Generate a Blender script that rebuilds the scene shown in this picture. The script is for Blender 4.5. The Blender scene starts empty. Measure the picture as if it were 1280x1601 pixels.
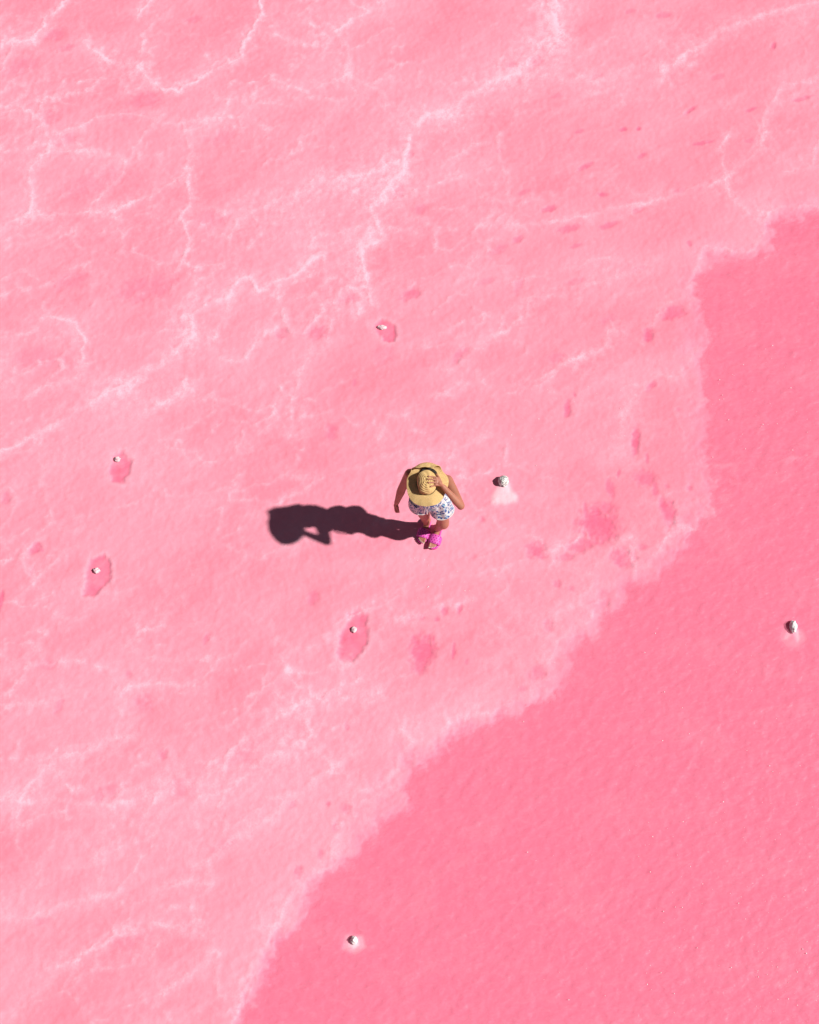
import bpy, bmesh, math, random
import numpy as np
from mathutils import Vector, Matrix
R = math.radians
random.seed(7)
SC = bpy.context.scene
COL = SC.collection

# ------------------------------------------------------------------ camera, sky, sun
TILT, DIST, FPX = R(21), 17.5, 2800.0          # FPX: focal length in pixels of a 1280 px wide frame
st, ct = math.sin(TILT), math.cos(TILT)
cam_d = bpy.data.cameras.new('camera'); cam = bpy.data.objects.new('camera', cam_d); COL.objects.link(cam)
cam.location = (0, -DIST*st, DIST*ct); cam.rotation_euler = (TILT, 0, 0)
cam_d.sensor_fit = 'VERTICAL'; cam_d.sensor_height = 24; cam_d.lens = 24*FPX/1601
cam_d.clip_start = .1; cam_d.clip_end = 5000
SC.camera = cam

SUN_EL, SUN_AZ = R(47.4), R(-7.3)              # azimuth from +X, counter-clockwise
W = bpy.data.worlds.new('World'); SC.world = W; W.use_nodes = True
wn = W.node_tree.nodes; wl = W.node_tree.links; wn.clear()
sky = wn.new('ShaderNodeTexSky'); sky.sky_type = 'NISHITA'; sky.sun_disc = False
sky.air_density = .55; sky.dust_density = .3; sky.ozone_density = .3; sky.altitude = 0
sky.sun_elevation = SUN_EL; sky.sun_rotation = R(90) - SUN_AZ
bg = wn.new('ShaderNodeBackground'); bg.inputs[1].default_value = .05
wo = wn.new('ShaderNodeOutputWorld'); hsv = wn.new('ShaderNodeHueSaturation'); hsv.inputs['Saturation'].default_value = .5; hsv.inputs['Value'].default_value = .72   # sky light muted and dimmed to deepen the shadow fill
wl.new(sky.outputs[0], hsv.inputs['Color']); wl.new(hsv.outputs[0], bg.inputs[0]); wl.new(bg.outputs[0], wo.inputs[0])
sd = bpy.data.lights.new('sun', 'SUN'); sd.energy = 5; sd.angle = R(1.3); sd.color = (1, .965, .92)
sun = bpy.data.objects.new('sun', sd); COL.objects.link(sun)
sdir = Vector((math.cos(SUN_EL)*math.cos(SUN_AZ), math.cos(SUN_EL)*math.sin(SUN_AZ), math.sin(SUN_EL)))
sun.location = sdir*40; sun.rotation_euler = sdir.to_track_quat('Z', 'Y').to_euler()
SC.view_settings.view_transform = 'Standard'; SC.view_settings.look = 'None'
SC.view_settings.gamma = 1; SC.view_settings.use_curve_mapping = False
SC.view_settings.exposure = 0.05

def P(px, py, z=0.0):
    """point of the place at height z seen at a spot of the 1280 x 1601 photograph"""
    x = (px-640)/FPX; y = -(py-800.5)/FPX
    d = Vector((x, y*ct+st, y*st-ct)); c = Vector((0, -DIST*st, DIST*ct))
    return c + d*((z-c.z)/d.z)
M = 1/160.0                                    # metres per photo pixel on the ground

# ------------------------------------------------------------------ helpers
def tag(o, label=None, cat=None, group=None, kind=None):
    if label: o['label'] = label
    if cat: o['category'] = cat
    if group: o['group'] = group
    if kind: o['kind'] = kind
    return o
def link(name, me, m=None, parent=None, smooth=True):
    o = bpy.data.objects.new(name, me); COL.objects.link(o)
    if m: me.materials.clear(); me.materials.append(m)
    if parent: o.parent = parent
    if smooth and me.polygons: me.polygons.foreach_set('use_smooth', [True]*len(me.polygons))
    return o
def empty(name, loc):
    o = bpy.data.objects.new(name, None); COL.objects.link(o); o.location = loc; o.empty_display_size = .1; return o
def mesh_of(bm, name='m'):
    me = bpy.data.meshes.new(name); bm.to_mesh(me); bm.free(); return me

def loft(bm, rings, caps=True):
    """rings: list of (centre, axis_u, axis_v, ru, rv)"""
    n = 20; vs = []
    for c, u, v, ru, rv in rings:
        c = Vector(c)
        vs.append([bm.verts.new(c + u*ru*math.cos(2*math.pi*k/n) + v*rv*math.sin(2*math.pi*k/n)) for k in range(n)])
    for a, b in zip(vs, vs[1:]):
        for k in range(n):
            bm.faces.new((a[k], a[(k+1) % n], b[(k+1) % n], b[k]))
    if caps:
        bm.faces.new(vs[0][::-1]); bm.faces.new(vs[-1])
def limb(bm, pts, rad, sub=5, flat=1.0, hint=(0, 1, 0)):
    """tapered rounded limb through pts with radii rad (catmull-rom), round ends"""
    pts = [Vector(p) for p in pts]; path = []; rr = []
    for i in range(len(pts)-1):
        p0 = pts[max(i-1, 0)]; p1 = pts[i]; p2 = pts[i+1]; p3 = pts[min(i+2, len(pts)-1)]
        for s in range(sub):
            t = s/sub
            path.append(.5*((2*p1)+(p2-p0)*t+(2*p0-5*p1+4*p2-p3)*t*t+(-p0+3*p1-3*p2+p3)*t**3)); rr.append(rad[i]*(1-t)+rad[i+1]*t)
    path.append(pts[-1]); rr.append(rad[-1])
    d0 = (path[0]-path[1]).normalized(); d1 = (path[-1]-path[-2]).normalized()
    pre = [(path[0]+d0*rr[0]*math.sin(a), rr[0]*math.cos(a)) for a in (1.45, 1.1, .75, .4)]
    post = [(path[-1]+d1*rr[-1]*math.sin(a), rr[-1]*math.cos(a)) for a in (.4, .75, 1.1, 1.45)]
    full = pre + list(zip(path, rr)) + post
    rings = []
    for i, (c, r) in enumerate(full):
        a = full[max(i-1, 0)][0]; b = full[min(i+1, len(full)-1)][0]
        t = (b-a).normalized(); u = t.cross(Vector(hint))
        if u.length < 1e-3: u = t.cross(Vector((1, 0, 0)))
        u.normalize(); v = t.cross(u)
        rings.append((c, u, v, r, r*flat))
    loft(bm, rings)
def blob(bm, c, r, rot=None, sub=3):
    m = Matrix.Translation(Vector(c)) @ (rot or Matrix.Identity(4)) @ Matrix.Diagonal((r[0], r[1], r[2], 1))
    bmesh.ops.create_icosphere(bm, subdivisions=sub, radius=1, matrix=m)
def fused(bm, voxel, smooth=4, factor=.5):
    """one continuous skin over everything in bm"""
    o = bpy.data.objects.new('tmp', mesh_of(bm)); COL.objects.link(o)
    rm = o.modifiers.new('r', 'REMESH'); rm.mode = 'VOXEL'; rm.voxel_size = voxel
    if smooth:
        sm = o.modifiers.new('s', 'SMOOTH'); sm.factor = factor; sm.iterations = smooth
    bpy.context.view_layer.update()
    me = bpy.data.meshes.new_from_object(o.evaluated_get(bpy.context.evaluated_depsgraph_get()))
    old = o.data; bpy.data.objects.remove(o); bpy.data.meshes.remove(old)
    return me

# ---- numpy gradient noise
rng = np.random.default_rng(3)
_perm = rng.permutation(4096).astype(np.int64)
_ga = rng.uniform(0, 2*np.pi, 4096); _gx = np.cos(_ga); _gy = np.sin(_ga)
def perlin(x, y, seed=0):
    xi = np.floor(x).astype(np.int64); yi = np.floor(y).astype(np.int64); xf = x-xi; yf = y-yi
    u = xf*xf*xf*(xf*(xf*6-15)+10); v = yf*yf*yf*(yf*(yf*6-15)+10)
    def g(ix, iy, dx, dy):
        h = _perm[(_perm[(ix+seed*57) & 4095]+iy) & 4095]; return _gx[h]*dx+_gy[h]*dy
    a = g(xi, yi, xf, yf); b = g(xi+1, yi, xf-1, yf); c = g(xi, yi+1, xf, yf-1); d = g(xi+1, yi+1, xf-1, yf-1)
    return ((a*(1-u)+b*u)*(1-v)+(c*(1-u)+d*u)*v)*1.5
def fbm(x, y, oct=4, seed=0, gain=.5):
    s = 0; a = 1
    for i in range(oct):
        s = s + a*perlin(x*2**i, y*2**i, seed+i*7); a *= gain
    return s
def sstep(a, b, x):
    t = np.clip((x-a)/(b-a), 0, 1); return t*t*(3-2*t)

# ------------------------------------------------------------------ materials
def mat(name, col=(.5, .5, .5), rough=.6, spec=.3):
    m = bpy.data.materials.new(name); m.use_nodes = True
    b = m.node_tree.nodes['Principled BSDF']
    b.inputs['Base Color'].default_value = (*col, 1); b.inputs['Roughness'].default_value = rough
    b.inputs['Specular IOR Level'].default_value = spec
    return m, m.node_tree.nodes, m.node_tree.links, b
def N(nodes, t, **kw):
    n = nodes.new(t)
    for k, v in kw.items(): setattr(n, k, v)
    return n
def mixc(nodes, links, fac, a, b, blend='MIX'):
    n = nodes.new('ShaderNodeMix'); n.data_type = 'RGBA'; n.blend_type = blend
    for s, v in ((n.inputs[0], fac), (n.inputs[6], a), (n.inputs[7], b)):
        if hasattr(v, 'is_output'): links.new(v, s)
        elif isinstance(v, tuple): s.default_value = (*v, 1)
        else: s.default_value = v
    return n.outputs[2]
def noise(nodes, links, scale, detail=4, rough=.55, vec=None, dist=0):
    n = nodes.new('ShaderNodeTexNoise'); n.inputs['Scale'].default_value = scale
    n.inputs['Detail'].default_value = detail; n.inputs['Roughness'].default_value = rough
    n.inputs['Distortion'].default_value = dist
    if vec: links.new(vec, n.inputs['Vector'])
    return n.outputs['Fac']
def ramp(nodes, links, src, lo, hi, a=0., b=1.):
    n = nodes.new('ShaderNodeMapRange'); links.new(src, n.inputs[0])
    n.inputs[1].default_value = lo; n.inputs[2].default_value = hi; n.inputs[3].default_value = a; n.inputs[4].default_value = b
    return n.outputs[0]
def math_(nodes, links, op, a, b):
    n = nodes.new('ShaderNodeMath'); n.operation = op
    for s, v in ((n.inputs[0], a), (n.inputs[1], b)):
        if hasattr(v, 'is_output'): links.new(v, s)
        else: s.default_value = v
    return n.outputs[0]
def bump(nodes, links, h, bsdf, strength, dist):
    n = nodes.new('ShaderNodeBump'); n.inputs['Strength'].default_value = strength; n.inputs['Distance'].default_value = dist
    links.new(h, n.inputs['Height']); links.new(n.outputs[0], bsdf.inputs['Normal']); return n
def attr(nodes, name):
    n = nodes.new('ShaderNodeAttribute'); n.attribute_name = name; return n.outputs['Fac']

# ground crust
C_BASE = (.88, .312, .410); C_ROSE = (.88, .245, .335); C_SALT = (.90, .50, .61); C_DEEP = (.93, .244, .378); C_PIT = (.86, .145, .26)
mG, n, l, b = mat('salt_crust', rough=.75, spec=.12)
tc = N(n, 'ShaderNodeTexCoord'); mp = N(n, 'ShaderNodeMapping'); l.new(tc.outputs['Object'], mp.inputs[0])
mp.inputs['Rotation'].default_value = (0, 0, R(-28)); mp.inputs['Scale'].default_value = (1, 1.8, 1)
dv = mp.outputs[0]; ov = tc.outputs['Object']
fine = noise(n, l, 55, 4, .65, ov); grain = noise(n, l, 160, 3, .7, ov); streak = noise(n, l, 14, 4, .6, dv, .4)
col = mixc(n, l, ramp(n, l, attr(n, 'tone'), -.8, .8), C_ROSE, C_BASE)
col = mixc(n, l, attr(n, 'deep'), col, C_DEEP)
salt = math_(n, l, 'MULTIPLY', attr(n, 'salt'), ramp(n, l, fine, .3, .65, .55, 1.25))
n_cl = N(n, 'ShaderNodeClamp'); l.new(salt, n_cl.inputs[0])
col = mixc(n, l, attr(n, 'pit'), col, C_PIT)
col = mixc(n, l, n_cl.outputs[0], col, C_SALT)
col = mixc(n, l, attr(n, 'apron'), col, (.90, .66, .72))
dust = math_(n, l, 'MULTIPLY', ramp(n, l, grain, .50, .72), .10)
col = mixc(n, l, dust, col, C_SALT)
col = mixc(n, l, math_(n, l, 'MULTIPLY', ramp(n, l, streak, .52, .75), .10), col, C_SALT)
col = mixc(n, l, math_(n, l, 'MULTIPLY', ramp(n, l, fine, .5, .28), .14), col, C_DEEP)
l.new(col, b.inputs['Base Color'])
hh = math_(n, l, 'ADD', math_(n, l, 'MULTIPLY', fine, 1.0), math_(n, l, 'MULTIPLY', grain, .35))
hh = math_(n, l, 'ADD', hh, math_(n, l, 'MULTIPLY', streak, .7))
bump(n, l, hh, b, .42, .005)

mW, n, l, b = mat('pink_brine', rough=.35, spec=.35)
tc = N(n, 'ShaderNodeTexCoord'); mp = N(n, 'ShaderNodeMapping'); l.new(tc.outputs['Object'], mp.inputs[0])
mp.inputs['Rotation'].default_value = (0, 0, R(-35)); mp.inputs['Scale'].default_value = (1, 2.0, 1)
rip = noise(n, l, 9, 4, .6, mp.outputs[0], .5); rip2 = noise(n, l, 26, 3, .6, mp.outputs[0], .3)
patch = noise(n, l, 1.1, 4, .6, mp.outputs[0], .6)
c1 = mixc(n, l, ramp(n, l, patch, .52, .75), C_DEEP, (.93, .32, .44))
c1 = mixc(n, l, ramp(n, l, rip, .50, .74, 0, .8), c1, (.93, .315, .445))
c1 = mixc(n, l, ramp(n, l, rip2, .48, .30, 0, .35), c1, (.92, .195, .33))
l.new(c1, b.inputs['Base Color'])
bump(n, l, math_(n, l, 'ADD', rip, math_(n, l, 'MULTIPLY', rip2, .5)), b, .6, .012)
tr = N(n, 'ShaderNodeBsdfTransparent'); mx = N(n, 'ShaderNodeMixShader'); out = n['Material Output']
l.new(attr(n, 'cover'), mx.inputs[0]); l.new(tr.outputs[0], mx.inputs[1]); l.new(b.outputs[0], mx.inputs[2]); l.new(mx.outputs[0], out.inputs[0])

mSkin, n, l, b = mat('skin', rough=.5, spec=.35)
sk = noise(n, l, 14, 4, .6, N(n, 'ShaderNodeTexCoord').outputs['Object'])
l.new(mixc(n, l, sk, (.37, .140, .086), (.47, .205, .135)), b.inputs['Base Color'])
b.inputs['Subsurface Weight'].default_value = .08; b.inputs['Subsurface Scale'].default_value = .01
mNail = mat('nail', (.75, .55, .5), .3)[0]
mHair, n, l, b = mat('hair', (.018, .011, .008), .45, .4)
hn = noise(n, l, 160, 3, .6, N(n, 'ShaderNodeTexCoord').outputs['Object']); bump(n, l, hn, b, .8, .004)
mTop, n, l, b = mat('black_knit', (.02, .018, .022), .8, .2)
bump(n, l, noise(n, l, 300, 2, .5, N(n, 'ShaderNodeTexCoord').outputs['Object']), b, .4, .002)
# printed shorts
mSh, n, l, b = mat('floral_cotton', rough=.85, spec=.15)
oc = N(n, 'ShaderNodeTexCoord').outputs['Object']
v1 = N(n, 'ShaderNodeTexVoronoi'); v1.inputs['Scale'].default_value = 17; l.new(oc, v1.inputs['Vector'])
nz = noise(n, l, 70, 3, .6, oc, 1.0)
petal = math_(n, l, 'ADD', v1.outputs['Distance'], math_(n, l, 'MULTIPLY', nz, .45))
c1 = mixc(n, l, ramp(n, l, petal, .50, .57, 1, 0), (.68, .72, .71), (.14, .25, .46))
c1 = mixc(n, l, ramp(n, l, petal, .36, .41, 1, 0), c1, (.62, .67, .70))
c1 = mixc(n, l, ramp(n, l, noise(n, l, 46, 2, .5, oc, .6), .52, .55), c1, (.05, .10, .30))
c1 = mixc(n, l, ramp(n, l, noise(n, l, 34, 2, .5, oc, .8), .62, .66), c1, (.25, .52, .50))
l.new(c1, b.inputs['Base Color']); bump(n, l, noise(n, l, 18, 3, .5, oc), b, .5, .01)
mCord = mat('white_cord', (.8, .78, .74), .8)[0]
# straw
mSt, n, l, b = mat('straw', rough=.7, spec=.25)
uv = N(n, 'ShaderNodeTexCoord')
mpu = N(n, 'ShaderNodeMapping'); l.new(uv.outputs['UV'], mpu.inputs[0]); mpu.inputs['Scale'].default_value = (150, 90, 1)
ck = noise(n, l, 1.0, 3, .6, mpu.outputs[0]); lump = noise(n, l, 60, 3, .6, uv.outputs['Object'])
wv = N(n, 'ShaderNodeTexWave'); wv.bands_direction = 'Y'; wv.inputs['Scale'].default_value = 20; wv.inputs['Distortion'].default_value = .6; l.new(uv.outputs['UV'], wv.inputs[0])
c1 = mixc(n, l, ramp(n, l, ck, .35, .65), (.48, .28, .09), (.96, .69, .33))
c1 = mixc(n, l, math_(n, l, 'MULTIPLY', wv.outputs['Fac'], .25), c1, (.55, .35, .13))
c1 = mixc(n, l, ramp(n, l, lump, .55, .75, 0, .5), c1, (.84, .66, .38))
l.new(c1, b.inputs['Base Color'])
bump(n, l, math_(n, l, 'ADD', ck, math_(n, l, 'MULTIPLY', wv.outputs['Fac'], .8)), b, .35, .004)
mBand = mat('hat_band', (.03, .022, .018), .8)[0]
mFoam, n, l, b = mat('magenta_foam', rough=.5, spec=.35)
fo = noise(n, l, 40, 3, .6, N(n, 'ShaderNodeTexCoord').outputs['Object'])
l.new(mixc(n, l, fo, (.68, .075, .40), (.76, .11, .48)), b.inputs['Base Color'])
mHole = mat('vent_hole', (.20, .01, .12), .8)[0]
# salted stone
def stone_mat(name, light, dark, sc, thr):
    m, n, l, b = mat(name, rough=.8, spec=.2)
    o_ = N(n, 'ShaderNodeTexCoord').outputs['Object']
    a = noise(n, l, sc, 5, .65, o_, .8); g = noise(n, l, sc*3, 3, .6, o_)
    c = mixc(n, l, ramp(n, l, a, thr, thr+.08), dark, light)
    c = mixc(n, l, ramp(n, l, g, .55, .75, 0, .4), c, (.85, .80, .80))
    l.new(c, b.inputs['Base Color']); bump(n, l, math_(n, l, 'ADD', a, g), b, .6, .008)
    return m
mStA = stone_mat('grey_salted_stone', (.80, .80, .76), (.16, .18, .17), 42, .40)
mStB = stone_mat('white_salted_stone', (.92, .88, .87), (.66, .52, .54), 46, .34)
mStC = stone_mat('rosy_salted_pebble', (.84, .66, .68), (.70, .38, .44), 46, .42)
mCry = mat('salt_crystal', (.92, .86, .88), .25, .6)[0]

# ------------------------------------------------------------------ the lake bed: traced ridges, hollows, shore
VEINS = [  # (strength, width px, points)
 (.85,3,[(235,0),(221,17),(218,26)]),(.8,3.5,[(226,62),(223,84),(212,103)]),(1,5,[(209,98),(214,108)]),
 (.85,3.2,[(214,105),(236,128),(255,137),(278,143),(302,128),(336,106),(373,92),(380,67),(408,27),(405,0),(404,-60)]),
 (.75,3,[(115,-10),(71,27),(52,65)]),(.9,5,[(52,66),(20,64),(0,72),(-60,90)]),(.7,3,[(20,64),(12,88),(0,110),(-40,140)]),
 (.95,5,[(138,72),(161,94),(175,97)]),(.5,4,[(158,121),(141,138),(111,148),(71,155),(57,182),(75,218),(76,238),(145,238)]),
 (.6,4.5,[(76,238),(44,265),(49,302),(47,332),(0,356),(-80,380)]),(.45,3,[(0,165),(30,166),(55,182)]),(.4,3,[(84,205),(124,198),(151,181),(198,178),(245,183),(255,176)]),
 (.5,4,[(235,195),(285,191),(296,235),(291,269),(249,299),(201,319),(168,332),(90,336),(47,332)]),
 (.6,4,[(291,269),(297,316),(284,336),(295,373),(285,400),(278,425)]),(.45,4,[(296,191),(349,181),(356,158),(403,144),(430,128),(480,141),(542,118)]),
 (.4,3,[(235,131),(218,138),(198,148),(204,118),(212,103)]),(.3,3,[(248,185),(201,242),(188,275),(138,326)]),
 (.4,4,[(470,302),(430,312),(369,346),(356,383)]),(.5,5,[(620,-20),(598,0),(558,27),(524,47)]),(.4,6,[(524,47),(542,77),(542,118),(574,134),(605,121)]),
 (.35,3,[(574,134),(598,144),(605,165)]),(.35,5,[(430,54),(474,69),(517,67)]),
 (.8,5,[(860,20),(870,50),(843,71),(816,114),(766,128),(732,144),(712,175),(679,175),(658,185),(645,210),(632,235),(626,269),(605,292),(578,322),(591,353),(598,373),(564,386),(562,400),(568,430),(576,457),(581,471)]),
 (.4,14,[(835,80),(790,120),(730,148),(690,172),(650,195)]),(.55,9,[(870,-20),(862,30),(870,60)]),
 (.65,5,[(521,471),(531,456),(545,452),(571,452)]),(.5,5,[(560,475),(562,492)]),(.3,16,[(620,270),(590,310),(585,350),(560,400)]),
 (.5,5,[(625,249),(574,272),(514,282),(494,279),(470,302),(430,312)]),(.3,12,[(574,280),(500,300),(430,330)]),
 (.4,4,[(561,356),(524,366),(487,373),(490,396)]),(.3,4,[(752,222),(700,250),(672,275),(665,312)]),
 (.5,7,[(1400,-20),(1280,3),(1199,20),(1129,47),(1085,77),(1041,104),(1031,124)]),(.65,5,[(850,20),(873,45),(873,57),(857,87)]),
 (.3,12,[(1008,97),(931,128),(850,118)]),(.4,5,[(1280,124),(1226,134),(1199,165),(1192,232),(1132,279),(1038,309),(961,326),(850,349),(800,352)]),
 (.35,4,[(1140,208),(1125,235),(1132,279),(1146,319),(1199,336)]),(.65,4.5,[(1400,300),(1280,322),(1220,322),(1199,336),(1189,373),(1166,393),(1102,386),(1085,420),(1073,460)]),
 (.3,3,[(1280,215),(1270,262),(1250,265),(1219,269)]),(.35,4,[(302,430),(292,477),(285,500)]),
 (.75,4.5,[(500,400),(487,404),(464,430),(430,440),(403,454),(390,432),(376,434),(356,464),(329,472),(302,491),(297,531)]),
 (.5,10,[(297,531),(285,538),(269,558),(218,585),(198,602)]),(.65,5.5,[(198,602),(151,622),(111,649),(57,679),(0,709),(-80,750)]),
 (.45,4,[(356,464),(354,497),(336,514),(333,544),(349,565),(380,561),(413,518),(430,514)]),
 (.6,3.5,[(81,494),(114,504),(131,528),(128,561),(116,591),(121,605)]),(.4,5,[(116,591),(67,605),(34,625),(0,618)]),(.35,4,[(0,528),(44,521),(67,497)]),
 (.35,3.5,[(245,686),(279,692),(296,726),(312,719)]),(.6,4,[(288,595),(291,612),(284,620)]),(.4,8,[(290,600),(262,630),(240,635)]),
 (.4,4,[(437,464),(443,497),(453,518),(474,521),(500,490),(505,475)]),(.35,3,[(484,545),(470,588),(453,635)]),(.35,3,[(516,503),(510,540)]),
 (.35,4,[(860,464),(826,467),(823,494),(789,518),(732,538)]),(.22,3,[(780,505),(760,494),(700,510)]),(.3,6,[(756,679),(699,709),(640,715)]),
 (.3,5,[(800,440),(850,430),(900,417),(950,400)]),(.3,5,[(850,464),(900,457),(950,437),(1005,420)]),
 (.5,6,[(850,591),(884,565),(917,555),(947,541),(954,518)]),(.4,5,[(978,602),(1001,602),(1031,585),(1065,588),(1085,544)]),
 (.4,4,[(1078,477),(1068,464),(1035,477),(1018,504)]),(.35,4,[(1078,649),(1092,628),(1115,618)]),(.25,10,[(990,620),(975,650),(960,700)]),
 (.7,7,[(626,1137),(640,1160),(622,1187),(612,1211),(585,1234),(562,1238)]),(.5,6,[(532,1290),(522,1320),(515,1352),(490,1368)]),(.45,4,[(405,1446),(431,1449),(424,1466)]),
 (.42,5,[(700,1134),(750,1113),(773,1113),(817,1089),(861,1059),(861,1036)]),(.14,22,[(740,1090),(800,1050),(850,1010),(880,970)]),
 (.12,18,[(640,1150),(690,1120),(740,1100)]),(.35,5,[(861,1029),(868,1002),(911,975),(930,950)]),(.35,6,[(911,901),(938,888),(948,864),(985,837)]),
 (.6,4,[(985,861),(995,884),(985,908)]),(.5,5,[(1000,890),(1019,878),(1039,844),(1062,821),(1086,827),(1106,834)]),
 (.5,3.5,[(817,834),(844,844),(864,861),(898,847),(911,831)]),(.4,3.5,[(864,861),(858,885)]),(.5,3.5,[(1029,784),(1039,772),(1052,790),(1059,811),(1066,821)]),
 (.2,12,[(830,1060),(845,1000),(880,950),(920,910)]),(.3,7,[(1100,800),(1150,770),(1180,745)]),
 (.4,4,[(201,1008),(222,987),(255,974)]),(.35,6,[(0,1102),(67,1098),(97,1092)]),(.35,6,[(185,1082),(228,1065),(262,1071),(302,1068)]),
 (.35,6,[(54,1213),(87,1186),(124,1179),(168,1159),(205,1149)]),(.35,9,[(265,1229),(302,1226),(336,1206),(363,1179),(430,1120),(520,1080)]),
 (.4,7,[(20,1250),(114,1254),(158,1257),(202,1250)]),(.38,7,[(148,1344),(175,1318),(222,1281),(262,1237)]),
 (.4,7,[(0,1432),(54,1435),(118,1408),(171,1398)]),(.45,4,[(87,1516),(148,1485),(181,1462),(215,1459),(235,1445),(282,1449)]),
 (.3,4,[(249,1391),(289,1378),(330,1382)]),(.42,8,[(545,1180),(500,1215),(430,1267),(396,1294),(353,1321),(319,1348)]),(.35,6,[(242,1563),(282,1532),(309,1516),(329,1485)]),
 (.5,6,[(470,1385),(440,1420),(410,1479),(393,1519),(376,1566),(350,1620)]),(.4,7,[(0,1050),(-60,1080)]),
 (.28,8,[(430,1180),(480,1160),(560,1120),(580,1100)]),(.4,9,[(0,230),(-40,300)]),
 (.35,5,[(618,965),(650,962),(680,948),(722,940)]),(.2,8,[(320,1240),(380,1200),(440,1190)]),
]
PITS = [  # cx, cy, rx, ry, angle (deg, anticlockwise), strength
 (1078,173,13,4,38,.8),(974,202,8,4,20,.8),(998,202,4,4,0,.8),(1100,223,19,4,12,.8),(1004,243,10,4,38,.7),(914,260,15,5,32,.8),(942,304,8,5,10,.8),(858,326,13,6,20,.7),
 (998,329,11,5,30,.5),(950,352,17,6,22,.6),(890,357,20,7,15,.6),(1209,72,4,9,-25,.8),(1176,171,13,4,20,.7),(1253,154,20,4,12,.8),(780,235,8,4,20,.4),(820,300,12,5,25,.4),(905,205,8,4,15,.5),(870,150,12,5,20,.35),(930,120,14,5,20,.35),(1120,120,14,6,20,.35),(1060,300,14,5,20,.4),(1000,420,16,5,25,.35),(900,440,18,6,20,.3),(950,500,14,7,20,.4),(870,560,14,8,20,.35),(760,440,16,6,20,.3),(900,385,12,4,20,.5),(1172,221,10,4,0,.5),(1038,24,14,7,15,.5),
 (985,18,10,5,0,.4),(1078,380,5,5,0,.6),(642,242,6,6,0,.6),(594,316,6,4,0,.5),(622,300,11,15,0,.35),(836,97,14,10,20,.5),(799,101,10,8,0,.4),(809,373,10,6,35,.6),(780,390,18,7,25,.4),
 (658,326,13,8,20,.4),(642,460,19,9,25,.6),(719,555,9,17,-40,.6),(545,467,17,8,10,.4),(494,521,20,12,15,.5),(440,521,12,10,0,.5),(518,676,9,14,0,.5),(554,598,4,7,-30,.5),
 (810,445,8,18,-10,.45),(1052,489,22,11,15,.75),(1013,524,8,14,0,.85),(1018,605,12,5,40,.7),(887,638,6,14,-12,.95),(898,618,3,5,0,.8),(993,689,7,24,-8,.95),(967,739,3,8,-15,.7),
 (951,760,6,12,0,.6),(1008,749,18,13,0,.6),(1024,763,5,18,0,.7),(1011,716,3,8,10,.6),(1078,763,5,5,0,.7),(1135,753,14,9,30,.5),(1044,800,12,23,12,.85),(948,792,14,10,0,.6),
 (935,820,32,30,0,1.0),(955,765,6,16,10,.6),(915,797,5,12,0,.7),(838,860,16,14,0,.8),(905,853,24,12,20,.7),(884,871,14,6,10,.6),(975,871,20,16,0,.8),(1004,856,8,6,0,.6),
 (871,913,7,6,0,.7),(894,921,5,4,0,.6),(943,935,10,13,0,.5),(857,978,8,11,0,.6),(915,995,4,7,0,.5),(753,812,5,6,0,.6),(841,1052,15,11,30,.6),(815,1078,8,5,20,.5),(982,918,12,8,0,.6),
 (660,1018,20,26,-10,.85),(655,1038,13,16,0,.7),(678,1003,3,9,0,.7),(709,1018,3,12,-5,.8),(729,1035,3,5,0,.5),(659,963,6,6,0,.6),(683,969,4,4,0,.8),(695,955,6,9,-10,.8),(718,951,4,10,-12,.8),(641,966,4,6,0,.5),
 (490,935,8,12,0,.5),(322,999,5,9,-15,.6),(50,895,6,7,0,.4),(91,1102,6,13,-15,.45),(74,1038,16,10,0,.35),(225,1098,16,14,20,.4),(201,1055,6,6,0,.4),(254,1179,8,8,0,.5),(0,940,4,16,0,.8),
 (10,780,7,11,0,.5),(458,1258,5,8,-10,.6),(512,1256,4,4,0,.6),(540,1265,8,8,0,.5),(525,1293,5,8,-10,.7),(465,1362,6,9,0,.6),(501,1335,4,8,0,.5),(542,1134,4,6,0,.6),(560,1310,6,4,0,.3),
 (84,54,17,12,20,.45),(104,74,15,6,20,.5),(302,30,14,7,15,.35),(228,155,29,17,10,.35),(77,185,17,17,0,.3),(101,218,22,13,10,.3),(56,857,7,11,-35,1.0),(65,860,3,4,0,.6),(345,215,30,14,20,.25),  # the strongest hollow here paints a small crescent shadow into the crust colour
 (30,105,34,16,20,.3),(200,180,30,12,20,.2),(330,345,26,18,0,.3),(110,440,30,14,20,.3),(230,450,50,22,15,.35),(150,285,60,22,20,.25),(60,560,40,18,0,.25),
 (657,820,10,5,0,.2),(740,870,5,5,0,.2),(1044,760,4,4,0,.5),(1060,640,4,4,0,.4),(600,555,20,20,0,.2),(65,1440,12,6,0,.35),(165,1240,26,10,20,.3),(282,1232,22,14,0,.3),
 (350,1320,20,8,25,.25),(200,1470,30,10,20,.25),(380,1180,30,12,30,.25),
]
PUDDLES = [ # hollow with crisp edge around a stone: polygon
 [(175,712),(190,707),(203,718),(202,735),(195,755),(172,755),(170,735),(172,722)],
 [(143,874),(160,868),(171,880),(174,905),(165,918),(152,925),(146,932),(131,931),(133,915),(138,893)],
 [(584,506),(598,500),(614,506),(618,520),(614,532),(602,534),(596,526),(586,522)],
 [(545,960),(560,953),(575,962),(575,995),(566,1018),(550,1034),(535,1034),(528,1020),(531,995),(540,975)],
]
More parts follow.
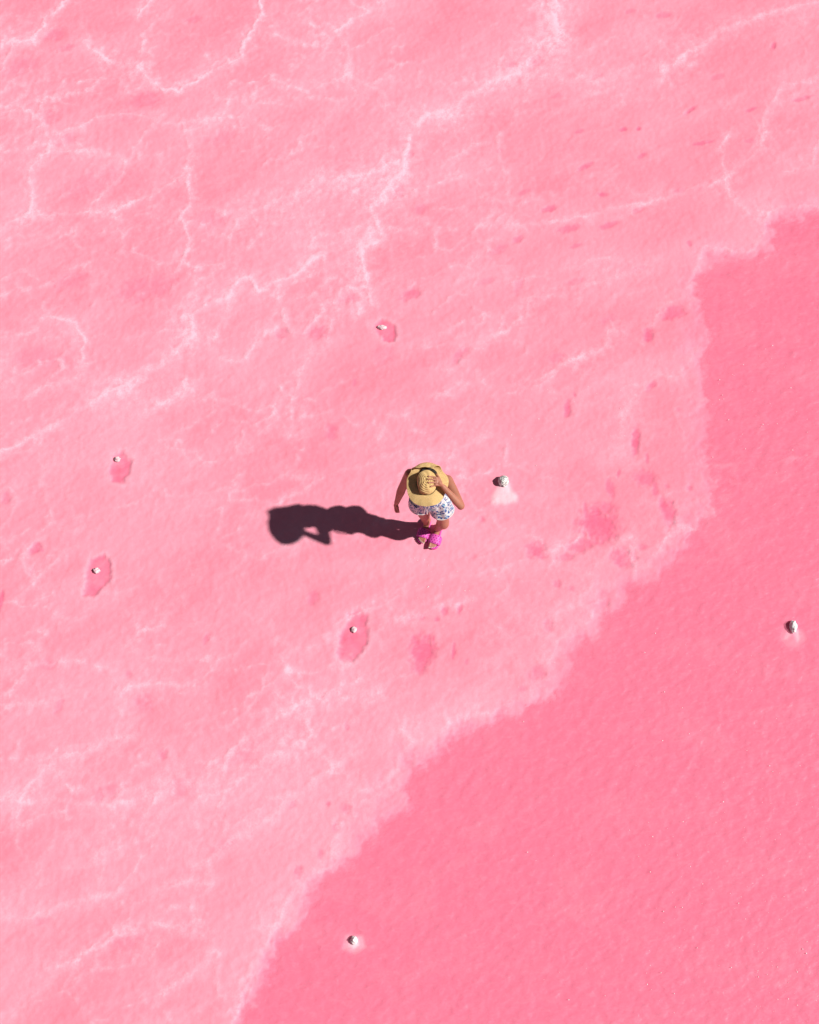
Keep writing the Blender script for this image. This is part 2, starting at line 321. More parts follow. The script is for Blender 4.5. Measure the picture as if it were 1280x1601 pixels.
SHORE = [(5000,250),(1500,290),(1280,328),(1225,330),(1205,342),(1194,378),(1168,398),(1106,394),(1088,425),(1080,470),(1086,510),(1087,545),(1080,590),(1094,625),(1092,660),(1088,700),(1092,730),(1094,760),(1092,790),(1080,815),
 (1058,840),(1040,868),(1010,900),(985,915),(950,930),(915,985),(885,1025),(868,1060),(820,1095),(770,1118),(730,1130),(696,1150),(680,1178),(632,1187),(618,1215),(600,1245),(632,1256),(585,1281),(562,1302),(550,1332),(515,1362),(474,1389),(459,1426),(426,1469),(413,1506),(392,1547),(372,1577),(358,1605),(300,1800)]
APRONS = [ # salt fans beside stones: polygon, softness
 ([(781,757),(794,757),(800,768),(808,777),(806,784),(788,788),(769,786),(770,776),(777,765)],.68),
 ([(1228,978),(1240,984),(1256,984),(1262,1000),(1248,1012),(1230,1010),(1220,996)],.28),([(540,1462),(566,1462),(572,1480),(555,1492),(536,1484)],.42),
 ([(1234,984),(1240,992),(1232,1000),(1224,1001),(1230,990)],.5),([(1243,984),(1249,984),(1252,1000),(1248,1004),(1244,996)],.6),
 ([(547,1468),(560,1468),(562,1478),(553,1484),(544,1480)],.8),
]

def axis(lo, hi, d, far, g):
    mid = list(np.arange(lo, hi+d/2, d)); up = []; x = mid[-1]; s = d
    while x < far: s *= g; x += s; up.append(x)
    dn = []; x = mid[0]; s = d
    while x > -far: s *= g; x -= s; dn.append(x)
    return np.array(dn[::-1]+mid+up)
GX = axis(-5.0, 5.0, .0138, 900, 1.16); GY = axis(-5.1, 6.3, .0138, 900, 1.16)
XX, YY = np.meshgrid(GX, GY); nx, ny = len(GX), len(GY)
X = XX.ravel(); Y = YY.ravel()
def wpts(pl): return np.array([P(a, b).to_2d()[:] for a, b in pl])
def seg_min(px, py, pl, reach):
    """distance field to polyline (inf beyond reach)"""
    D = np.full(px.shape, 1e9)
    for (ax, ay), (bx, by) in zip(pl, pl[1:]):
        idx = np.nonzero((px > min(ax, bx)-reach) & (px < max(ax, bx)+reach) & (py > min(ay, by)-reach) & (py < max(ay, by)+reach))[0]
        if not len(idx): continue
        x = px[idx]-ax; y = py[idx]-ay; dx = bx-ax; dy = by-ay
        t = np.clip((x*dx+y*dy)/(dx*dx+dy*dy+1e-12), 0, 1)
        D[idx] = np.minimum(D[idx], np.hypot(x-t*dx, y-t*dy))
    return D
def inside(px, py, pl):
    c = np.zeros(px.shape, bool); j = len(pl)-1
    for i in range(len(pl)):
        xi, yi = pl[i]; xj, yj = pl[j]
        if yi != yj:
            c ^= ((yi > py) != (yj > py)) & (px < (xj-xi)*(py-yi)/(yj-yi)+xi)
        j = i
    return c
# warped coordinates make traced lines crinkle like crust
wx = X + .030*fbm(X*5, Y*5, 4, 1, .6) + .010*perlin(X*28, Y*28, 31)
wy = Y + .030*fbm(X*5, Y*5, 4, 11, .6) + .010*perlin(X*28, Y*28, 41)
cr, sr = math.cos(R(28)), math.sin(R(28))
U = X*cr+Y*sr; V = -X*sr+Y*cr                                   # U runs up and to the right, with the drift
salt = np.zeros(X.shape); ridge = np.zeros(X.shape)
alongn = np.clip(1.05+.8*fbm(X*2.2, Y*2.2, 3, 21), .5, 1.5)
alongf = np.clip(.8+.8*fbm(X*9, Y*9, 3, 25), .3, 1.3)
puff = np.clip(.95+.75*fbm(X*13, Y*13, 3, 27, .6), .4, 1.5)
for s, w, pl in VEINS:
    w *= M; q = wpts(pl); reach = 9*w+.10
    D = seg_min(wx, wy, q, reach)
    idx = np.nonzero(D < reach)[0]; d = D[idx]; fade = 1-sstep(.6*reach, reach, d)
    a = s*alongn[idx]
    v = a*(.58*np.exp(-(d/(w*.6))**2)*alongf[idx] + .36*np.exp(-(d/(w*2.2))**1.3)*puff[idx] + .26*np.exp(-d/(w*4.2))*puff[idx])*fade
    salt[idx] = salt[idx]+v*(1-np.clip(salt[idx], 0, 1)*.7); ridge[idx] = np.maximum(ridge[idx], s*np.exp(-(d/w)**2)*alongn[idx])
# faint natural network between and beyond the traced ones
inframe = sstep(6.2, 5.2, np.abs(X))*sstep(-6, -5, Y)*sstep(7.5, 6.3, Y)
rdg = 1-np.abs(fbm(U*.9+.5*perlin(X, Y, 8), V*1.9+.5*perlin(X, Y, 9), 4, 51, .55))*2.2
net = np.clip(rdg-.72, 0, 1)*2.4
rdg2 = 1-np.abs(fbm(U*2.4+.4*perlin(X*3, Y*3, 8), V*4.2, 4, 61, .6))*2.0
net2 = np.clip(rdg2-.70, 0, 1)*2.0
regional = np.clip(.5+.9*fbm(X*.45, Y*.45, 3, 71), 0, 1)
left = sstep(2.8, -1.5, X+Y*-.1)
def cells(u, v, seed):
    iu = np.floor(u).astype(np.int64); iv = np.floor(v).astype(np.int64)
    f1 = np.full(u.shape, 9.); f2 = f1.copy(); rid = np.zeros(u.shape)
    for a in (-1, 0, 1):
        for b_ in (-1, 0, 1):
            h = _perm[(_perm[(iu+a+seed*31) & 4095]+iv+b_) & 4095]; h2 = _perm[(h+999) & 4095]
            d = np.hypot(iu+a+.1+.8*h/4096-u, iv+b_+.1+.8*h2/4096-v)
            nr_ = d < f1; f2 = np.where(nr_, f1, np.minimum(f2, d)); rid = np.where(nr_, (h*7 % 4096)/4096, rid); f1 = np.where(nr_, d, f1)
    return f2-f1, rid
wu = U+.10*fbm(U*2.2, V*2.2, 4, 33, .6); wv_ = V+.07*fbm(U*2.2, V*2.2, 4, 37, .6)
ce, cid = cells(wu*1.7, wv_*3.1, 3); ce2, cid2 = cells(wu*.62, wv_*1.25, 5)
m1 = np.clip(.35+1.3*fbm(X*.9, Y*.9, 3, 201), 0, 1); m2 = np.clip(.5+1.2*fbm(X*.7, Y*.7, 3, 207), 0, 1)
mesh1 = (.65*np.exp(-(ce/.055)**1.3)+.45*np.exp(-ce/.17)*puff)*m1*alongf; mesh2 = (.6*np.exp(-(ce2/.03)**1.2)+.5*np.exp(-ce2/.12)*puff)*m2*alongf
salt += (.38*mesh1+.42*mesh2)*(.40+.60*left)*(.35+.65*alongf)
salt += .14*np.clip(.05+fbm(U*1.1, V*2.2, 4, 211, .6), 0, 1)*(.4+.6*puff)+.07*np.clip(puff-1, 0, 1)*(.3+.7*left)
salt = salt + net*(.16*inframe+.55*(1-inframe))*regional*(1-.5*np.clip(salt, 0, 1)) + net2*(.10+.10*left)*regional
# hollows
pit = np.zeros(X.shape); dep = np.zeros(X.shape)
for cx, cy, rx, ry, an, s in PITS:
    c = P(cx, cy); a = R(an); rx *= M; ry *= M*1.05; m = max(rx, ry)*1.9
    idx = np.nonzero((np.abs(X-c.x) < m) & (np.abs(Y-c.y) < m))[0]
    k = .35; x = X[idx]+(wx[idx]-X[idx])*k-c.x; y = Y[idx]+(wy[idx]-Y[idx])*k-c.y
    u = (x*math.cos(a)+y*math.sin(a))/rx; v = (-x*math.sin(a)+y*math.cos(a))/ry
    e = sstep(1.35, .45, np.hypot(u, v)+.30*perlin(X[idx]*14, Y[idx]*14, 5)+.22*perlin(X[idx]*35, Y[idx]*35, 6))
    pit[idx] = np.maximum(pit[idx], min(1, s*1.15)*e); dep[idx] = np.maximum(dep[idx], s*e*min(.013, .22*min(rx, ry)))
for pl in PUDDLES:
    q = wpts(pl); c = q.mean(0); idx = np.nonzero(np.hypot(X-c[0], Y-c[1]) < .6)[0]
    x = X[idx]+(wx[idx]-X[idx])*.75; y = Y[idx]+(wy[idx]-Y[idx])*.75
    d = seg_min(x, y, np.vstack([q, q[:1]]), .3); sg = np.where(inside(x, y, q), d, -d)
    e = sstep(-.022, .020, sg+.010*perlin(X[idx]*40, Y[idx]*40, 9))*(.85+.25*perlin(X[idx]*12, Y[idx]*12, 10))
    pit[idx] = np.maximum(pit[idx], .82*e); dep[idx] = np.maximum(dep[idx], .013*e)
    salt[idx] += .22*np.exp(-((sg+.03)/.025)**2)*(sg < 0)
# the deeper, water covered side
q = wpts(SHORE)
poly = np.vstack([q, [[-40, -60], [-400, -900], [3000, -900], [3000, q[0][1]]]])
kx = X+(wx-X)*.9+.05*perlin(X*2.5, Y*2.5, 81); ky = Y+(wy-Y)*.9+.05*perlin(X*2.5, Y*2.5, 83)
ins = inside(kx, ky, poly); D = seg_min(kx, ky, q, 1.2)
D = np.where(D > 1e8, 3.0, D); sgn = np.where(ins, D, -D)
sgn = sgn + .075*fbm(X*3.2, Y*3.2, 5, 221, .72)*sstep(.6, .1, np.abs(sgn))
soft = np.clip(.65+1.3*fbm(X*.8, Y*.8, 2, 225)+.5*sstep(.8, 2.6, X)*sstep(-1.6, 0, Y), 0, 1)
deep = sstep(-.08-.20*soft, .08+.22*soft, sgn); wide = sstep(-.45, .5, sgn)
# pale drift patches on the deep side
for cx, cy, rx, ry, an, s in [(1245,705,45,26,25,.5),(1135,745,45,55,20,.42),(1120,800,30,22,30,.35),(1100,620,22,60,0,.2),(1240,1490,46,40,20,.42),(1130,1300,26,16,10,.30),(980,1385,90,10,25,.30),(1080,1345,40,16,30,.28),(1180,1390,30,16,0,.2),(960,985,60,8,32,.18),(1200,800,60,10,30,.2),(1100,1060,80,9,28,.15),(1200,1330,60,20,20,.15),(1050,1560,80,10,25,.12)]:
    c = P(cx, cy); a = R(an); rx *= M; ry *= M
    x = kx-c.x; y = ky-c.y; u = (x*math.cos(a)+y*math.sin(a))/rx; v = (-x*math.sin(a)+y*math.cos(a))/ry
    deep = deep - s*np.exp(-(u*u+v*v))*np.clip(.7+1.1*fbm(U*6, V*11, 3, 91), 0, 1.3)
deep = deep*(1-.24*np.clip(.1+fbm(U*1.3, V*3.2, 5, 231, .6), 0, 1))
deep = np.clip(deep, 0, 1)
salt = salt*(1-.86*deep)
salt = salt*(1-.34*np.exp(-((sgn+.30)/.32)**2)*(sgn < .3))
# thin crusty drift along the shore
salt += .04*np.exp(-((sgn+.09)/.10)**2)*np.clip(.5+1.6*fbm(X*3, Y*3, 3, 95), 0, 1.2)*inframe
apron = np.zeros(X.shape); mound = np.zeros(X.shape)
for pl, s in APRONS:
    q = wpts(pl); c = q.mean(0); idx = np.nonzero(np.hypot(X-c[0], Y-c[1]) < .5)[0]
    x = X[idx]+(wx[idx]-X[idx])*.15; y = Y[idx]+(wy[idx]-Y[idx])*.15
    d = seg_min(x, y, np.vstack([q, q[:1]]), .3); sg = np.where(inside(x, y, q), d, -d)
    apron[idx] = np.maximum(apron[idx], s*sstep(-.035, .022, sg)); mound[idx] = np.maximum(mound[idx], s*.012*sstep(-.04, .05, sg))
tone = -.12+.25*sstep(.5, -3.5, Y)*left+1.3*(cid2-.5)*sstep(0, .45, ce2)+.8*(cid-.5)*sstep(0, .4, ce)+.75*fbm(U*.55, V*1.1, 3, 101)+.35*fbm(U*2, V*4, 3, 111)+.25*left-.30*sstep(.3, 3, X)
Z = (-.022*wide*deep - dep + mound + .006*np.clip(ridge, 0, 1.2)*(1-.7*deep) + .004*net*(1-inframe)
     + .0030*fbm(U*5, V*9, 3, 121, .55) + .0034*fbm(U*7, V*11, 3, 125, .6)*(deep+.15)
     + .0035*np.clip(puff-1, 0, 1)*(1-deep)*(.35+.65*left) + .003*(mesh1+mesh2)*(1-deep) + .0018*fbm(X*22, Y*22, 2, 131) + .006*fbm(X*.6, Y*.6, 2, 141))
pit *= (1-.5*deep); pit = np.clip(pit, 0, 1)

def grid_mesh(name, Z, attrs, keep=None):
    iy, ix = np.meshgrid(np.arange(ny-1), np.arange(nx-1), indexing='ij')
    a = (iy*nx+ix).ravel(); F = np.stack([a, a+1, a+nx+1, a+nx], 1)
    x, y, z = X, Y, Z
    if keep is not None:
        F = F[keep[F].any(1)]; used = np.unique(F); mapi = np.zeros(nx*ny, np.int64); mapi[used] = np.arange(len(used))
        F = mapi[F]; x = X[used]; y = Y[used]; z = Z[used]; attrs = {k: v[used] for k, v in attrs.items()}
    me = bpy.data.meshes.new(name); me.vertices.add(len(x)); me.vertices.foreach_set('co', np.stack([x, y, z], 1).astype(np.float32).ravel())
    me.loops.add(F.size); me.loops.foreach_set('vertex_index', F.astype(np.int32).ravel())
    me.polygons.add(len(F)); me.polygons.foreach_set('loop_start', np.arange(0, F.size, 4, dtype=np.int32))
    me.polygons.foreach_set('use_smooth', np.ones(len(F), bool))
    for k, v in attrs.items():
        at = me.attributes.new(k, 'FLOAT', 'POINT'); at.data.foreach_set('value', v.astype(np.float32))
    me.update(calc_edges=True); return me
g = link('ground', grid_mesh('ground', Z, dict(salt=salt, deep=deep, pit=pit, tone=tone, apron=apron)), mG, smooth=False)
tag(g, 'pale pink salt crust of a lake bed, veined with whitish ridges', kind='structure')
cover = .50*sstep(.02, .16, sgn)*sstep(.25, .8, deep)*(1-np.clip(apron*1.6, 0, 1))
WZ = -.002 + .0040*fbm(U*7, V*12, 4, 151, .6)
w_ = link('water', grid_mesh('water', WZ, dict(cover=cover), keep=(cover > .003)), mW, smooth=False)
tag(w_, 'deep pink shallow brine over the lower right of the lake bed', kind='structure')
def ground_z(x, y):
    i = min(max(int(np.searchsorted(GX, x)), 0), nx-1); j = min(max(int(np.searchsorted(GY, y)), 0), ny-1); return float(Z[j*nx+i])

# ------------------------------------------------------------------ stones
def stone(px, py, r, m, label, seed, group='salt-crusted stones on the lake bed', peak=0, sink=.25, amp=.22, sub=4):
    p = P(px, py, 0); rz = r[2]; p = P(px, py, rz*.6)
    bm = bmesh.new(); bmesh.ops.create_icosphere(bm, subdivisions=sub, radius=1)
    co = np.array([v.co[:] for v in bm.verts])
    k = 1+amp*(fbm(co[:, 0]*1.6+seed*9+co[:, 2]*1.3, co[:, 1]*1.6+co[:, 2], 4, seed, .55))
    for v, s in zip(bm.verts, k):
        c = v.co*float(s)
        if peak and c.z > 0: c.x *= 1-peak*c.z; c.y *= 1-peak*c.z
        if c.z < -.5: c.z = -.5
        v.co = (c.x*r[0], c.y*r[1], c.z*rz)
    o = link('stone', mesh_of(bm), m); o.location = (p.x, p.y, ground_z(p.x, p.y)+rz*(.5-sink)); o.rotation_euler.z = 0
    return tag(o, label, 'stone', group)
stone(787, 751, (.052, .058, .066), mStA, 'grey and white mottled stone right of the person, with a pale salt fan below it', 1, amp=.15, sink=.1)
stone(1241, 978, (.036, .060, .058), mStB, 'tall white salt-caked stone standing in the deep pink water near the right edge', 2, amp=.14, sink=.05)
stone(553, 1469, (.032, .038, .048), mStB, 'small pointed white stone with a salt skirt in the deep pink water at the bottom', 3, peak=.45, sink=.1)
stone(597, 511, (.045, .026, .020), mStC, 'flattened white pebble in a rosy hollow above the person', 4, sink=.1)
stone(183, 717, (.029, .028, .026), mStC, 'round white pebble at the top of the upper rosy hollow on the left', 5, sink=.1)
stone(150, 891, (.033, .028, .024), mStC, 'chipped white pebble in the lower, ragged rosy hollow on the left', 6, amp=.4, sink=.1)
stone(553, 984, (.026, .030, .018), mStC, 'pale pinkish pebble in the long rosy hollow below the shadow', 8, sink=.15)

# glittering crystals: nobody could count them
bm = bmesh.new()
zones = [(1110,1270,540,740,42),(1000,1270,1280,1590,70),(1180,1280,1480,1600,26),(640,760,870,960,18),(840,980,600,700,16),(1120,1280,1180,1300,14),(800,1270,900,1580,50),(780,860,640,740,8)]
for x0, x1, y0, y1, c in zones:
    for k in range(c):
        p = P(random.uniform(x0, x1), random.uniform(y0, y1)); s = random.choice((.002, .0025, .003, .003, .004, .0055)); z = max(ground_z(p.x, p.y), -.001 if ground_z(p.x, p.y) < -.008 else -1)
        m = Matrix.Translation((p.x, p.y, z+s*.5)) @ Matrix.Rotation(random.uniform(0, 3), 4, 'Z') @ Matrix.Rotation(random.uniform(0, 1), 4, 'X') @ Matrix.Diagonal((s, s*random.uniform(.6, 1.2), s*.8, 1))
        bmesh.ops.create_icosphere(bm, subdivisions=1, radius=1, matrix=m)
o = link('salt_crystals', mesh_of(bm), mCry, smooth=False)
tag(o, 'tiny glittering white salt crystals scattered over the pink brine', 'salt crystals', kind='stuff')

# ------------------------------------------------------------------ the person
root = empty('person', P(668, 838, 0)); root.location.z = ground_z(root.location.x, root.location.y)
tag(root, 'person in a wide straw hat, printed shorts and pink slides, one hand on the hat', 'person')
gz = .034                                      # top of the sandal soles
hip = [(-.075, .06, .86), (.105, .06, .86)]; knee = [(-.040, .048, .47), (.148, -.05, .47)]; ank = [(-.008, .100, .105), (.096, .038, .105)]
fdir = Vector((-.30, -1, 0)).normalized(); fside = Vector((1, -.30, 0)).normalized()
bm = bmesh.new()
ex, ey, ez = Vector((1, 0, 0)), Vector((0, 1, 0)), Vector((0, 0, 1))
loft(bm, [((.015, .07, .775), ex, ey, .10, .08), ((.015, .07, .82), ex, ey, .155, .11), ((.015, .065, .90), ex, ey, .168, .118), ((.013, .058, .98), ex, ey, .142, .10),
          ((.01, .05, 1.06), ex, ey, .118, .085), ((.01, .055, 1.14), ex, ey, .128, .092), ((.01, .065, 1.22), ex, ey, .142, .10), ((.01, .078, 1.29), ex, ey, .150, .092), ((.01, .088, 1.345), ex, ey, .125, .07), ((.008, .085, 1.39), ex, ey, .065, .05)])
for s in (-1, 1):
    blob(bm, (.015+s*.075, .125, .87), (.082, .080, .095)); blob(bm, (.01+s*.062, -.005, 1.22), (.055, .05, .055))
sh = [(-.170, .105, 1.335), (.168, .035, 1.350)]
limb(bm, [(-.02, .10, 1.34), (-.11, .105, 1.352), sh[0]], [.055, .052, .046]); limb(bm, [(.03, .08, 1.34), (.11, .055, 1.36), sh[1]], [.055, .052, .046])
for k in (0, 1):
    h, kn, a = map(Vector, (hip[k], knee[k], ank[k]))
    limb(bm, [h, h.lerp(kn, .35), h.lerp(kn, .8), kn, kn.lerp(a, .28)+Vector((0, .016, 0)), kn.lerp(a, .7), a, a-Vector((0, 0, .03))], [.088, .080, .060, .053, .055, .038, .032, .030])
    # foot: heel, arch, ball and five toes
    f = lambda u, w, z: a + fdir*u + fside*w + Vector((0, 0, z+gz-a.z))
    limb(bm, [f(-.045, 0, .028), f(.0, 0, .034), f(.055, 0, .022), f(.105, .002, .012), f(.130, .002, .010)], [.030, .032, .026, .018, .014], flat=1.0)
    blob(bm, f(.115, 0, .012), (.040, .03, .015), Matrix.Rotation(math.atan2(fside.y, fside.x), 4, 'Z'))
    sg = 1 if k == 0 else -1                   # the big toe is on the inner side
    for t, (w, L, r) in enumerate([(.027, .185, .0125), (.010, .183, .0088), (-.004, .176, .0083), (-.017, .168, .0080), (-.029, .157, .0078)]):
        limb(bm, [f(.12, w*sg, .016), f(L-.02, w*sg, .017), f(L, w*sg, .011)], [r, r, r*.9], sub=3)
# arm hanging on the picture's left
e1 = Vector((-.243, .065, 1.085)); w1 = Vector((-.293, .010, .865))
limb(bm, [sh[0], Vector(sh[0]).lerp(e1, .35), Vector(sh[0]).lerp(e1, .8), e1, e1.lerp(w1, .25), e1.lerp(w1, .75), w1], [.050, .047, .041, .039, .040, .028, .024])
def hand(bm, wrist, palm, knuckles, tips, mids, thumb, rr=.0082):
    wrist, palm = Vector(wrist), Vector(palm)
    limb(bm, [wrist, palm], [.020, .020], flat=.8)
    for kk in knuckles: limb(bm, [wrist.lerp(palm, .5), Vector(kk)], [.014, .0115], sub=3)
    for kk, mm, tt in zip(knuckles, mids, tips): limb(bm, [kk, mm, tt], [.0098, rr, rr*.86], sub=3)
    limb(bm, thumb, [.014, .0105, .0085], sub=3)
hd = (w1-e1).normalized(); hs = Vector((.15, -.98, 0)).normalized(); hn_ = hd.cross(hs).normalized()   # hs: towards the thumb (forward)
hp = lambda u, v, w: w1 + hd*u + hs*v + hn_*w
sgn_in = 1 if hn_.x > 0 else -1
q_ = lambda u, v, w: hp(u, v, w*sgn_in)
vs_ = [.026, .009, -.008, -.024]
hand(bm, w1, q_(.045, 0, 0), [q_(.080, v, .002) for v in vs_], [q_(.128-abs(i-1)*.006, v*.9, .046) for i, v in enumerate(vs_)],
     [q_(.118-abs(i-1)*.005, v, .014) for i, v in enumerate(vs_)], [q_(.02, .022, .005), q_(.06, .044, .022), q_(.088, .043, .034)])
# head, bowed forward under the hat
PIT = R(10); HU = Vector((1, 0, 0)); HV = Vector((0, math.cos(PIT), math.sin(PIT))); HW = Vector((0, -math.sin(PIT), math.cos(PIT)))
HB = Vector((-.018, -.055, 1.517))             # centre of the hat's brim plane
hat = lambda u, v, w: HB + HU*u + HV*v + HW*w
hrot = Matrix((HU, HV, HW)).transposed().to_4x4()
blob(bm, hat(0, .012, -.010), (.073, .092, .095), hrot); blob(bm, hat(0, -.018, -.075), (.055, .070, .070), hrot); blob(bm, hat(0, -.055, -.120), (.026, .022, .020), hrot)
limb(bm, [hat(0, -.083, -.040), hat(0, -.103, -.072)], [.009, .014], sub=2)                        # nose
for s in (-1, 1):
    blob(bm, hat(s*.030, -.078, -.038), (.014, .010, .010), hrot); blob(bm, hat(s*.073, .012, -.052), (.010, .018, .030), hrot); blob(bm, hat(s*.038, -.066, -.075), (.020, .018, .018), hrot)
limb(bm, [hat(-.022, -.083, -.098), hat(0, -.091, -.096), hat(.022, -.083, -.098)], [.006, .008, .006], sub=3)
limb(bm, [(.006, .085, 1.33), (0, .07, 1.395), hat(0, .022, -.060)], [.055, .050, .050])
# arm raised to the hat
CA, CB, CH = .090, .108, .108
def crown_w(u, v):
    q = min(math.hypot(u/CA, v/CB), 1.0); return CH*(1-q**2.6)**.55
wr = Vector((.128, -.108, 1.553)); el = Vector((.285, -.225, 1.388))
s2 = Vector(sh[1])
limb(bm, [s2, s2.lerp(el, .35), s2.lerp(el, .8), el], [.052, .049, .041, .036])
limb(bm, [el, el.lerp(wr, .25), el.lerp(wr, .75), wr], [.034, .038, .027, .023])
def oncrown(u, v, lift=.009): return hat(u, v, crown_w(u, v)+lift)
kn_ = [hat(.080, .028, .094), hat(.084, .007, .094), hat(.083, -.014, .092), hat(.078, -.034, .086)]
mid_ = [oncrown(.048, .034), oncrown(.046, .010), oncrown(.048, -.018), oncrown(.054, -.044)]
tip_ = [oncrown(.010, .036, .008), oncrown(.002, .011, .008), oncrown(.010, -.021, .008), oncrown(.030, -.055, .008)]
hand(bm, wr, hat(.108, -.020, .080), kn_, tip_, mid_, [hat(.122, -.010, .072), hat(.102, .036, .076), hat(.082, .066, .062)])
body = link('body', fused(bm, .0042, 3), mSkin, root)
mVar = mat('dark_nail_varnish', (.16, .03, .04), .3)[0]
for t_, m_ in zip(tip_, mid_):
    bm = bmesh.new(); blob(bm, t_+(t_-m_).normalized()*.001+HW*.0055, (.0055, .0045, .0022), hrot, 1)
    link('fingernail', mesh_of(bm), mVar, root)

# hair under the hat
bm = bmesh.new(); blob(bm, hat(0, .022, -.012), (.080, .092, .098), hrot); blob(bm, hat(0, .070, -.060), (.058, .045, .065), hrot)
limb(bm, [hat(0, .085, -.06), (.0, .095, 1.44), (.005, .105, 1.38), (.005, .115, 1.33)], [.045, .038, .030, .016], flat=.8)
for s in (-1, 1): limb(bm, [hat(s*.064, .020, -.02), hat(s*.072, .012, -.09), hat(s*.068, .000, -.155)], [.028, .032, .020])
hair = link('hair', fused(bm, .006, 2), mHair, root)
# black top
bm = bmesh.new()
loft(bm, [((.01, .052, 1.02), ex, ey, .130, .098), ((.01, .052, 1.06), ex, ey, .125, .093), ((.01, .057, 1.14), ex, ey, .134, .099), ((.01, .067, 1.22), ex, ey, .149, .107), ((.01, .078, 1.28), ex, ey, .150, .102), ((.01, .083, 1.31), ex, ey, .125, .090)])
for s in (-1, 1): blob(bm, (.01+s*.062, -.008, 1.22), (.060, .055, .060))
limb(bm, [(-.085, .02, 1.27), (-.125, .07, 1.372), (-.120, .120, 1.378), (-.09, .165, 1.29)], [.030, .036, .036, .030], flat=.7)
limb(bm, [(.095, -.01, 1.27), (.105, .02, 1.385), (.10, .09, 1.39), (.08, .155, 1.29)], [.026, .024, .024, .028], flat=.7)
link('tank_top', fused(bm, .005, 3), mTop, root)
# shorts
bm = bmesh.new()
loft(bm, [((.015, .065, .80), ex, ey, .180, .128), ((.015, .065, .86), ex, ey, .185, .134), ((.015, .06, .94), ex, ey, .172, .125), ((.013, .056, 1.0), ex, ey, .148, .108), ((.012, .052, 1.045), ex, ey, .132, .098)])
for k in (0, 1):
    h, kn = Vector(hip[k]), Vector(knee[k]); s = -1 if k == 0 else 1
    a = h+Vector((s*.004, .0, .02)); bb = h.lerp(kn, .34 if k == 0 else .45)+Vector((s*.006, -.004, 0)); t = (bb-a).normalized(); u = t.cross(ey).normalized(); v = t.cross(u)
    loft(bm, [(a, u, v, .100, .112), (a.lerp(bb, .35), u, v, .104, .108), (a.lerp(bb, .7), u, v, .108, .108), (bb, u, v, .112, .112)])
    blob(bm, (.015+s*.078, .130, .88), (.088, .085, .10))
shorts_me = fused(bm, .0045, 3)
co = np.empty(len(shorts_me.vertices)*3); shorts_me.vertices.foreach_get('co', co); co = co.reshape(-1, 3)
nr = np.array([v.normal[:] for v in shorts_me.vertices]); an = np.arctan2(co[:, 1]-.06, np.where(co[:, 0] > .015, co[:, 0]-.11, co[:, 0]+.07))
amt = sstep(.98, .70, co[:, 2])*.006*np.sin(an*9+co[:, 2]*8)+.003*fbm(an*3, co[:, 2]*20, 3, 5)   # soft gathers
co += nr*amt[:, None]*(np.abs(nr[:, 2]) < .7)[:, None]; shorts_me.vertices.foreach_set('co', co.ravel()); shorts_me.update()
shorts = link('shorts', shorts_me, mSh, root)
bm = bmesh.new()
loft(bm, [((.012, .052, 1.030), ex, ey, .137, .103), ((.012, .052, 1.040), ex, ey, .141, .107), ((.012, .052, 1.052), ex, ey, .138, .104)])
link('waistband', mesh_of(bm), mSh, shorts)
for k in (0, 1):                               # scalloped trim round each hem
    h, kn = Vector(hip[k]), Vector(knee[k]); s = -1 if k == 0 else 1
    a = h+Vector((s*.004, .0, .02)); bb = h.lerp(kn, .34 if k == 0 else .45)+Vector((s*.006, -.004, 0)); t = (bb-a).normalized(); u = t.cross(ey).normalized(); v = t.cross(u)
    bm = bmesh.new()
    for j in range(64):
        c = bb+u*.112*math.cos(2*math.pi*j/64)+v*.112*math.sin(2*math.pi*j/64)+t*.002; blob(bm, c, (.0062, .0062, .005), None, 1)
    tag(link('hem_trim', mesh_of(bm), mCord, shorts))
for dx in (0, 1):
    bm = bmesh.new()
    limb(bm, [(-.012+dx*.022, -.058, 1.03), (-.022+dx*.030, -.076, .98), (-.035+dx*.024, -.080, .90), (-.040+dx*.030, -.074, .81-dx*.02)], [.0032, .0035, .0035, .0055], sub=4)
    link('drawstring', mesh_of(bm), mCord, shorts)

# straw hat: crown with a child brim
def surf(fn, nu, nv, thick):
    """closed strip surface fn(i/nu around, j/nv along) with solid thickness"""
    bm = bmesh.new(); uvl = bm.loops.layers.uv.new('UVMap'); g_ = [[bm.verts.new(fn(i/nu, j/nv)) for i in range(nu)] for j in range(nv+1)]
    for j in range(nv):
        for i in range(nu):
            i2 = (i+1) % nu; f = bm.faces.new((g_[j][i], g_[j][i2], g_[j+1][i2], g_[j+1][i]))
            for lp, (a, b_) in zip(f.loops, ((i, j), (i+1, j), (i+1, j+1), (i, j+1))): lp[uvl].uv = (a/nu, b_/nv)
    bm.normal_update()
    o = bpy.data.objects.new('tmp', mesh_of(bm)); COL.objects.link(o)
    so = o.modifiers.new('s', 'SOLIDIFY'); so.thickness = thick; so.offset = 0
    bpy.context.view_layer.update()
    me = bpy.data.meshes.new_from_object(o.evaluated_get(bpy.context.evaluated_depsgraph_get())); bpy.data.objects.remove(o)
    return me
def crown_fn(a, t):
    # t 0 at the rim, 1 at the top; slight twist, dents and braid ridges
    th = a*2*math.pi; q = math.cos(t*math.pi/2*.995) if t > .30 else 1-.10*(t/.30)
    if t <= .30: q = 1-.04*(t/.30)**2; w = CH*.55*(t/.30)
    else:
        s = (t-.30)/.70; q = .96*(1-s**1.25); w = CH*(.55+.45*math.sin(min(1, s*1.15)*math.pi/2))
    rdg_ = 1+.020*math.sin(t*58)
    dn = 1+.03*math.sin(3*th+1)+.02*math.sin(5*th+t*4)
    return hat(CA*q*math.cos(th)*dn*rdg_, CB*q*math.sin(th)*dn*rdg_, w+.0026*math.sin(t*58)+.002*math.sin(7*th+9*t))
